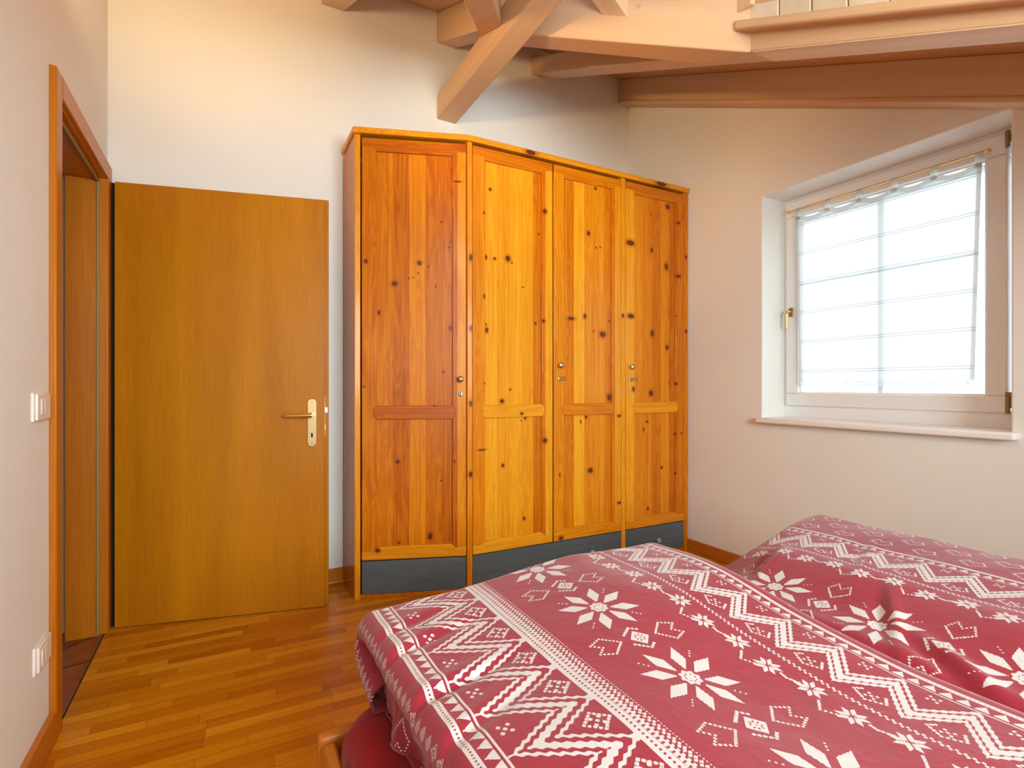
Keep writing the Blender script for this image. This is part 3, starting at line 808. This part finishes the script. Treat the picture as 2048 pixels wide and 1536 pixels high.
# ------------------------------------------------------------------ bed
bed = empty('bed', (1.11, .1, 0)); tag(bed, 'low wooden double bed frame carrying the mattress and two duvets', 'bed')
BX0, BX1, BY1, BY0 = .166, 2.06, 1.135, -.95
b = MB(); b.box(BX0, BX1, BY1 + .016, BY1 + .048, .10, .352); P(b.build('footboard', M['bed_beech'], bed, bevel=.010, seg=3))
mat_veneer('bed_beech_y', (.42, .12, .012), (.55, .18, .02), axis=1)
for x0 in (BX0 + .004, BX1 - .034):
    b = MB(); b.box(x0, x0 + .030, BY0, BY1 + .016, .12, .338); P(b.build('side_rail', M['bed_beech_y'], bed, bevel=.006))
b = MB(); b.box(BX0, BX1, BY0 - .03, BY0, .10, .75); P(b.build('headboard', M['bed_beech'], bed, bevel=.01))
for x0 in (BX0 + .01, BX1 - .07):
    for y0 in (BY0 + .01, BY1 - .10):
        b = MB(); b.box(x0, x0 + .06, y0, y0 + .06, 0, .14); P(b.build('leg', M['bed_beech_y'], bed, bevel=.004))
b = MB(); b.box(BX0 + .04, BX1 - .04, BY0 + .01, BY1 - .04, .16, .20); P(b.build('slatted_base', M['bed_beech'], bed, smooth=False))
# mattress with a red fitted sheet
def rounded_slab(x0, x1, y0, y1, z0, z1, r, nu=150, nv=150):
    bm = bmesh.new()
    # superellipse plan, rounded profile
    prof = []
    for k in range(9):
        a = PI / 2 * k / 8; prof.append((r * (1 - math.cos(a)) , z0 + r * (1 - math.sin(a)) ))
    prof = [(r * (1 - math.sin(PI / 2 * k / 6)), z0 + r * (1 - math.cos(PI / 2 * k / 6))) for k in range(7)]
    zz = [p for p in prof] + [(0, z0 + r + (z1 - z0 - 2 * r) * k / 8) for k in range(1, 8)] + [(r * (1 - math.cos(PI / 2 * k / 6)), z1 - r + r * math.sin(PI / 2 * k / 6)) for k in range(7)]
    cr = .09
    ring2d = []
    for cx, cy, a0 in ((x1 - cr, y1 - cr, 0), (x0 + cr, y1 - cr, 90), (x0 + cr, y0 + cr, 180), (x1 - cr, y0 + cr, 270)):
        for k in range(13):
            a = math.radians(a0 + 90 * k / 12); ring2d.append((cx, cy, math.cos(a), math.sin(a)))
    # subdivide straight runs
    pts = []
    N = len(ring2d)
    for i in range(N):
        cx, cy, c, s_ = ring2d[i]; pts.append((cx + cr * c, cy + cr * s_, c, s_))
        nx_, ny_, nc, ns = ring2d[(i + 1) % N]
        L = math.hypot(nx_ + cr * nc - pts[-1][0], ny_ + cr * ns - pts[-1][1])
        m = int(L / .03)
        for k in range(1, m):
            t = k / m; pts.append((cx + cr * c + t * (nx_ + cr * nc - cx - cr * c), cy + cr * s_ + t * (ny_ + cr * ns - cy - cr * s_), c, s_))
    rows = []
    for ins, z in zz:
        row = []
        for px, py, c, s_ in pts:
            h = (z - z0) / (z1 - z0)
            wv = .006 * math.sin(px * 31 + py * 47 + 2 * h) * (1 - h) + .004 * math.sin(px * 70 - py * 83)
            wv *= min(1, h * 3)
            row.append(bm.verts.new((px - c * (ins - wv), py - s_ * (ins - wv), z)))
        rows.append(row)
    n_ = len(pts)
    for i in range(len(rows) - 1):
        for j in range(n_): bm.faces.new([rows[i][j], rows[i][(j + 1) % n_], rows[i + 1][(j + 1) % n_], rows[i + 1][j]])
    bm.faces.new(rows[-1]); bm.faces.new(list(reversed(rows[0])))
    q = MB(); q.bm.free(); q.bm = bm; return q
mt = rounded_slab(BX0 + .034, BX1 - .038, BY0 + .01, BY1 + .012, .20, .418, .05).build('mattress', M['red_sheet'])
tag(mt, 'mattress in a plain dark red fitted sheet under the near duvet', 'mattress')

# ---- knit pattern as a signed distance in fabric coordinates (a across, b along)
MX, MN = np.maximum, np.minimum
def per(b, Pd, ph=0.): return ((b - ph) / Pd + .5) % 1. * Pd - .5 * Pd
def tri(b, Pd, ph=0.): return np.abs(((b - ph) / Pd) % 1. * 2 - 1)     # 1 at ph, 0 half way
def dia(x, y, r): return (r - np.abs(x) - np.abs(y)) * .7071
def sq(x, y, rx, ry=None): return MN(rx - np.abs(x), (ry or rx) - np.abs(y))
def band(a, lo, hi): return MN(a - lo, hi - a)
def star8(x, y, sc=1., teeth=True, small=False):
    c = .70710678
    p, q = np.abs((x + y) * c), np.abs((x - y) * c)
    u, v = MN(p, q) / sc, MX(p, q) / sc
    te = (np.abs((u / .0062) % 1. - .5) - .25) * .0045 if teeth else 0.
    if small: g, w, c0, c1 = .004, .026, .004, .052
    else: g, w, c0, c1 = .007, .026, .013, .050
    d = MN(MN(u - g, g + w - u), MN((v - u - c0) * c + te, (u + c1 - v) * c + te))
    if not small:
        rad = np.sqrt(x * x + y * y) / sc
        th = np.arctan2(y, x)
        oc = .0185 + .0022 * np.cos(8 * th) - rad
        fl = MN(rad - .0065, .0128 + .0015 * np.cos(8 * th) - rad) - .0022
        fl = MN(fl, (.45 - np.abs(((th / (PI / 4)) + .5) % 1. - .5)) * .008)
        oc = MN(oc, -fl)
        d = MX(d, oc)
        for k in (.070, .0785, .087): d = MX(d, .0029 - np.abs(u) * 1. - np.abs(v - k))
    return d * sc
HEART = [(-.036, 0), (-.004, .027), (.024, .015), (.006, 0), (.024, -.015), (-.004, -.027)]
def dots_path(x, y, pts, step, r, closed=True):
    d = np.full(x.shape, -1.)
    n = len(pts)
    for i in range(n if closed else n - 1):
        p, q = pts[i], pts[(i + 1) % n]
        L = math.hypot(q[0] - p[0], q[1] - p[1]); m = max(1, round(L / step))
        for k in range(m):
            t = k / m
            d = MX(d, r - np.abs(x - p[0] - t * (q[0] - p[0])) - np.abs(y - p[1] - t * (q[1] - p[1])))
    return d * .75
def zigzag(a, b, a0, amp, Pd, ph, offs, ths, tooth):
    m = amp / (Pd / 2); nrm = math.sqrt(1 + m * m)
    t = tri(b, Pd, ph)                       # 0 at the left tips, 1 at the right tips
    te = (np.abs((a / tooth) % 1. - .5) - .25) * 2
    d = np.full(a.shape, -1.)
    for of, th in zip(offs, ths):
        dd = th / 2 - np.abs((a - (a0 + of + amp * t)) / nrm + te * tooth * .26)
        d = MX(d, dd)
    return d
def pattern(a, b, ph=0.):
    d = np.full(a.shape, -.01)
    # hearts on the part that hangs down at the left
    for (ca, cb, pb) in ((-.02, .02, .16), (.055, .10, .16), (.115, .02, .16)):
        d = MX(d, dots_path(-(a - ca) * 1.1, per(b, pb, cb) * 1.1, HEART, .0075, .0030) * .9)
    # small nested diamonds
    bb = per(b, .0245, ph)
    x = a - .247; rr = np.abs(x) * .80 + np.abs(bb)
    nest = MX(.0009 - np.abs(rr - .0095), MX(.0009 - np.abs(rr - .0055), .0020 - rr))
    d = MX(d, MN(nest, .012 - np.abs(bb)))
    # ladder stripe
    lad = band(a, .283, .2965); dash = MN(.0022 - np.abs(a - .2898), .0016 - np.abs(per(b, .0068)))
    d = MX(d, MN(lad, -dash))
    # little trees
    bb = np.abs(per(b, .0245, ph + .006)); x = a - .301
    tree = MN((x * .62 - bb) * .8 + .0005, MN(.0185 - x, x - .004))
    tree = MX(tree, MN(.0015 - bb, MN(x + .001, .012 - x)))
    d = MX(d, tree)
    d = MX(d, band(a, .3235, .3275))
    # wide zigzag
    Z1 = .107
    zz = zigzag(a, b, .337, .098, Z1, ph + .0535, (.0, .034, .071), (.0062, .0120, .0062), .0150)
    d = MX(d, MN(zz, band(a, .3275, .506)))
    bb = per(b, Z1, ph + .0535); x = a - .352
    for dx, dy in ((0, 0), (.0078, .0078), (-.0078, .0078), (.0078, -.0078), (-.0078, -.0078)): d = MX(d, dia(x - dx, bb - dy, .0046))
    bb = per(b, Z1, ph); x = a - .476
    for dx, dy in ((0, 0), (.0075, .0075), (-.0075, .0075), (.0075, -.0075), (-.0075, -.0075)): d = MX(d, dia(x - dx, bb - dy, .0045))
    ring = dots_path(x, bb, [(-.024, 0), (0, .021), (.022, 0), (0, -.021)], .0075, .0040)
    d = MX(d, MN(ring, np.abs(np.abs(bb) - 0) + .02))
    # ladder band and rows of squares
    lad = band(a, .505, .5235); dash = MN(.0022 - np.abs(a - .5155), .0022 - np.abs(per(b, .0085)))
    d = MX(d, MN(lad, -dash))
    d = MX(d, band(a, .5245, .5265))
    pb = per(b, .0098); d = MX(d, sq(a - .5295, pb, .0034, .0028)); d = MX(d, MN(.0014 - np.abs(a - .5330), .0049 - np.abs(pb)))
    d = MX(d, sq(a - .5365, per(b, .0098, .0049), .0030, .0026))
    d = MX(d, dia(a - .5440, per(b, .0098, .0), .0036)); d = MX(d, dia(a - .5490, per(b, .0098, .0049), .0036))
    d = MX(d, dia(a - .5560, per(b, .0060), .0022))
    # big stars, framed squares and hearts
    SP = .255
    bb = per(b, SP, ph + .09); x = a - .700
    d = MX(d, star8(x, bb))
    bb = per(b, SP, ph + .09 + SP / 2)
    r1 = np.abs(x) + np.abs(bb)
    box = dia(x, bb, .0225)
    u, v = np.abs((x + bb) * .7071), np.abs((x - bb) * .7071)
    inner = MN(star8(x, bb, .165, False) , .013 - r1 * .7) 
    box = MN(box, -(inner - .0003))
    d = MX(d, box)
    for s_ in (1, -1):
        d = MX(d, dots_path(x, bb * s_, [(-.026, .016), (0, .034), (.020, .020)], .0078, .0042, False))
    d = MX(d, dots_path(x - .076, bb, HEART, .0074, .0035)); d = MX(d, dots_path(-(x + .082), bb, HEART, .0074, .0035))
    # chain of small stars
    CP = .150
    x = a - .880
    for s_, o_ in ((1, 0.), (-1, .075)):
        d = MX(d, star8(x - .006 * s_, per(b, CP, ph + o_ + .02), .31, False, True))
    bb = per(b, CP, ph + .02 + .0375)
    d = MX(d, dots_path(x, bb, [(-.020, .030), (-.036, .004), (-.014, -.012), (-.010, -.02)], .0070, .0036, False))
    bb = per(b, CP, ph + .02 - .0375)
    d = MX(d, dots_path(x, bb, [(.002, .018), (-.006, 0), (-.002, -.018)], .0062, .0040, False))
    # dotted double line
    d = MX(d, dia(a - .9215, per(b, .0104), .0036)); d = MX(d, dia(a - .9265, per(b, .0104, .0052), .0036))
    # narrow zigzag
    Z2 = .109
    zz = zigzag(a, b, .950, .074, Z2, ph + .02, (.0, .0205, .043), (.0066, .0115, .0066), .0115)
    d = MX(d, MN(zz, band(a, .940, 1.070)))
    bb = per(b, Z2, ph + .02); x = a - .966
    for dx, dy in ((0, 0), (.006, .0065), (-.006, .0065), (.006, -.0065), (-.006, -.0065)): d = MX(d, dia(x - dx, bb - dy, .0038))
    d = MX(d, dots_path(x, bb, [(.014, .016), (-.004, .026), (-.020, .0), (-.004, -.026), (.014, -.016)], .0078, .0038, False))
    bb = per(b, Z2, ph + .02 + Z2 / 2); x = a - 1.050
    for dx, dy in ((0, 0), (.006, .007), (-.006, .007), (.006, -.007), (-.006, -.007)): d = MX(d, dia(x - dx, bb - dy, .0038))
    d = MX(d, band(a, 1.0705, 1.0735)); 
    bb = np.abs(per(b, .0245, ph)); x = 1.0945 - a
    tree = MN((x * .62 - bb) * .8 + .0005, MN(.0170 - x, x - .003)); tree = MX(tree, MN(.0015 - bb, MN(x + .001, .012 - x)))
    d = MX(d, tree)
    lad = band(a, 1.0985, 1.1085); dash = MN(.0014 - np.abs(a - 1.1035), .0014 - np.abs(per(b, .0068)))
    d = MX(d, MN(lad, -dash))
    # scattered hearts
    for k in range(7):
        ca = 1.158 + .062 * k
        d = MX(d, dots_path((a - ca) * 1.35, per(b, .112, ph + .056 * (k % 2)) * .95, HEART, .0085, .0038) / 1.3)
    return d

def sstep(x, lo, hi):
    t = np.clip((x - lo) / (hi - lo), 0, 1); return t * t * (3 - 2 * t)

def bumps(x, y, seed, k0, k1, n, rng=None):
    rng = np.random.default_rng(seed); z = np.zeros_like(x)
    for i in range(n):
        k = rng.uniform(k0, k1); th = rng.uniform(0, PI); p = rng.uniform(0, 6.28)
        z += np.sin((x * math.cos(th) + y * math.sin(th)) * k + p) / k
    return z / n

def grid_mesh(name, V, dist, mat, thick=0):
    na, nb, _ = V.shape
    me = bpy.data.meshes.new(name)
    idx = np.arange(na * nb).reshape(na, nb)
    q = np.stack([idx[:-1, :-1], idx[1:, :-1], idx[1:, 1:], idx[:-1, 1:]], -1).reshape(-1, 4)
    me.vertices.add(na * nb); me.vertices.foreach_set('co', V.reshape(-1).astype(np.float32))
    me.loops.add(q.size); me.loops.foreach_set('vertex_index', q.reshape(-1).astype(np.int32))
    me.polygons.add(len(q)); me.polygons.foreach_set('loop_start', (np.arange(len(q)) * 4).astype(np.int32))
    try: me.polygons.foreach_set('loop_total', np.full(len(q), 4, np.int32))
    except Exception: pass
    me.polygons.foreach_set('use_smooth', np.ones(len(q), bool))
    at_ = me.attributes.new('print_distance', 'FLOAT', 'POINT'); at_.data.foreach_set('value', dist.reshape(-1).astype(np.float32))
    me.update(calc_edges=True); me.validate()
    me.materials.append(mat)
    return link(bpy.data.objects.new(name, me))

def rows(y_fine0, y_fine1, step, y_back, coarse=.012):
    f = np.arange(y_fine0, y_fine1, step); c = np.arange(y_back, y_fine0, coarse)
    return np.concatenate([c, f])

# ---- near duvet
aL, rL = .290, .034
aR, rR = 1.118, .045
def end_fold(t, yend, r, droplen):
    """t: running length toward the foot; returns y, dz"""
    over = np.clip(t - yend, 0, None)
    th = np.clip(over / r, 0, PI * .90)
    rest = np.clip(over - r * PI * .90, 0, None)
    y = MN(t, yend) + r * np.sin(th) - rest * .95
    dz = -(r * (1 - np.cos(th))) - rest * .2
    return y, dz
A_ = np.arange(.03, 1.34, .0024)
T_ = rows(.14, 1.42, .0024, -.86)
a, t = np.meshgrid(A_, T_, indexing='ij')
# left edge: rolls under, then the lower layer hangs down
thL = np.clip((aL - a) / rL, 0, PI * .93)
restL = np.clip((aL - a) - rL * PI * .93, 0, None)
inn = np.clip(restL, 0, .025); hang = np.clip(restL - .025, 0, None)
thR = np.clip((a - aR) / rR, 0, PI * .5); restR = np.clip(a - aR - rR * PI * .5, 0, None)
x = np.clip(a, aL, aR) - rL * np.sin(thL) + inn * .0 + hang * .04 + rR * np.sin(thR)
dz = -rL * (1 - np.cos(thL)) - inn * .75 - hang * .95 - rR * (1 - np.cos(thR)) - restR * .99
yend = 1.175 + .02 * sstep(x, .5, 1.05) - .11 * sstep(restL, -.02, .04) * (restL > 0)
y, dy = end_fold(t, yend, .042, .2)
top = .580 - .027 * sstep(x, .50, .80) + .060 * sstep(x, .45, .85) * sstep(y, .50, 1.02) + .012 * np.exp(-((x - .62) / .25) ** 2)
top = top + .16 * bumps(x, y, 4, 9, 26, 14) + .05 * bumps(x, y, 9, 40, 90, 14)
# soft creases crossing the left border
for (cy, amp, wd_, slope) in ((.975, .010, .012, .30), (.815, .014, .014, .22), (.70, .008, .016, .4), (1.06, .006, .012, .3)):
    u_ = y - cy - slope * (x - .30)
    top = top - .6 * amp * np.exp(-(u_ / wd_) ** 2) * (1 - sstep(x, .33, .55)) + amp * .3 * np.exp(-((u_ - .03) / .02) ** 2) * (1 - sstep(x, .33, .52))
z = top + dz + dy
# folds in the hanging layer
hw = sstep(hang, .0, .07)
x = x + hw * (.014 * np.sin(y * 23 + 1.2) + .008 * np.sin(y * 51))
z = z + .012 * hw * np.sin(y * 17 + .4)
z = MX(z, np.where((x > .20) & (x < 1.7) & (y < 1.16), .424, .36))
D1 = grid_mesh('duvet', np.stack([x, y, z], -1), pattern(a, -t, .02), M['printed_cotton'])
tag(D1, 'near red duvet with white snowflake print rolling over the left mattress edge', 'duvet')
sm = D1.modifiers.new('cloth', 'SOLIDIFY'); sm.thickness = .004; sm.offset = -1

# ---- far duvet
A_ = np.arange(.42, 1.56, .003)
T_ = rows(.10, 1.40, .003, -.86)
a, t = np.meshgrid(A_, T_, indexing='ij')
x0 = a + .605                        # star row (a .70) at x 1.305, zigzag (a .945) at x 1.55
aLf, rLf = .645, .060
thL = np.clip((aLf - a) / rLf, 0, PI * .5); restL = np.clip(aLf - a - rLf * PI * .5, 0, None)
aRf, rRf = 1.300, .07
thR = np.clip((a - aRf) / rRf, 0, PI * .5); restR = np.clip(a - aRf - rRf * PI * .5, 0, None)
x = np.clip(a, aLf, aRf) + .605 - rLf * np.sin(thL) - restL * .1 + rRf * np.sin(thR) + restR * .1
dz = -rLf * (1 - np.cos(thL)) - restL * .99 - rRf * (1 - np.cos(thR)) - restR * .99
yend = 1.15 - .0 * x + .02 * np.sin(x * 7)
y, dy = end_fold(t, yend, .06, .2)
top = .530 + .055 * sstep(x, 1.24, 1.52) + .022 * sstep(x, 1.50, 1.85)
top = top - .06 * sstep(y, .98, 1.18) * (1 - sstep(x, 1.35, 1.75))
top = top + .20 * bumps(x, y, 14, 9, 24, 14) + .03 * bumps(x, y, 19, 40, 90, 14)
for (cx, cy, dx_, dy_, amp, w_, L_) in ((1.27, .50, .5, 1., .012, .018, .09), (1.36, .66, .9, .5, .009, .016, .12), (1.60, .85, 1., .35, .004, .014, .16), (1.42, 1.02, 1., .3, .008, .016, .10)):
    n_ = math.hypot(dx_, dy_); ux, uy = dx_ / n_, dy_ / n_
    s1 = (x - cx) * ux + (y - cy) * uy; s2 = -(x - cx) * uy + (y - cy) * ux
    top = top + amp * np.exp(-(s2 / w_) ** 2 - (s1 / L_) ** 2) - .7 * amp * np.exp(-((s2 - 1.9 * w_) / w_) ** 2 - (s1 / L_) ** 2)
z = MX(top + dz + dy, .405)
z = np.where((y < 1.08) & (x < 2.0) & (x > 1.2), MX(z, .430), z)
D2 = grid_mesh('duvet', np.stack([x, y, z], -1), pattern(a, -t, .005), M['printed_cotton'])
tag(D2, 'far red duvet with white snowflake and zigzag print below the window', 'duvet')
sm = D2.modifiers.new('cloth', 'SOLIDIFY'); sm.thickness = .004; sm.offset = -1

# ------------------------------------------------------------------ light
wld = bpy.data.worlds.new('sky'); SC.world = wld; wld.use_nodes = True
bg = wld.node_tree.nodes['Background']; bg.inputs[0].default_value = (.86, .93, 1.0, 1); bg.inputs[1].default_value = 3.5

def area(name, loc, rot, sx, sy, power, col, portal=False):
    L = bpy.data.lights.new(name, 'AREA'); L.shape = 'RECTANGLE'; L.size = sx; L.size_y = sy; L.energy = power; L.color = col
    if portal: L.cycles.is_portal = True
    o = bpy.data.objects.new(name, L); o.location = loc; o.rotation_euler = rot; link(o); return o
# portals guide sky light through the two windows
area('portal_right', (XW + .16, 1.47, 1.55), (0, PI / 2, 0), 1.25, 1.1, 1, (1, 1, 1), True)
area('portal_gable', (.8, YF - .32, 1.6), (PI / 2, 0, 0), 1.8, 1.3, 1, (1, 1, 1), True)
area('gable_daylight_boost', (.8, YF - .34, 1.6), (PI / 2, 0, 0), 1.75, 1.25, 112, (.88, 1., 1.05))  # area lamp added outside the gable window to strengthen its daylight
# warm room lamp, above the picture on the left
def spot(name, loc, aim, watts, col, cone, r=.06):
    L = bpy.data.lights.new(name, 'SPOT'); L.energy = watts; L.color = col; L.shadow_soft_size = r
    L.spot_size = math.radians(cone); L.spot_blend = 1.
    o = bpy.data.objects.new(name, L); o.location = loc; link(o)
    o.rotation_euler = (Vector(aim) - Vector(loc)).to_track_quat('-Z', 'Y').to_euler()
# warm lamp on the left, plus an added spot warming the upper right
spot('lamp_head_up', (-.20, 1.72, 2.30), (.02, 2.72, 3.50), 36, (1., .74, .40), 118)
spot('warm_fill_across', (-.20, 1.42, 2.22), (2.5, 2.85, 2.85), 62, (1., .62, .27), 64)  # added fill, warms the upper right walls and beams
L = bpy.data.lights.new('fill_point', 'POINT'); L.energy = 10; L.color = (.94, 1., .98); L.shadow_soft_size = .16  # unseen fill light added to even out the walls, no fixture
o = bpy.data.objects.new('fill_point', L); o.location = (.50, .15, 2.30); link(o)

# ------------------------------------------------------------------ camera
cam = bpy.data.cameras.new('camera'); co = bpy.data.objects.new('camera', cam); link(co)
cam.sensor_fit = 'HORIZONTAL'; cam.sensor_width = 36.
cam.lens = 36. * 1059.65 / 2048.
cam.shift_y = -(768 - 772.26) / 2048. * 1.
co.location = (0, 0, 1.08)
co.rotation_euler = (PI / 2, 0, -math.radians(28.257))
cam.clip_start = .02
SC.camera = co
vs = SC.view_settings
vs.view_transform = 'Standard'; vs.look = 'None'; vs.gamma = 1.; vs.use_curve_mapping = False
vs.exposure = 0.50
SC.cycles.max_bounces = 10; SC.cycles.diffuse_bounces = 6; SC.cycles.transparent_max_bounces = 12
SC.cycles.sample_clamp_indirect = 6.
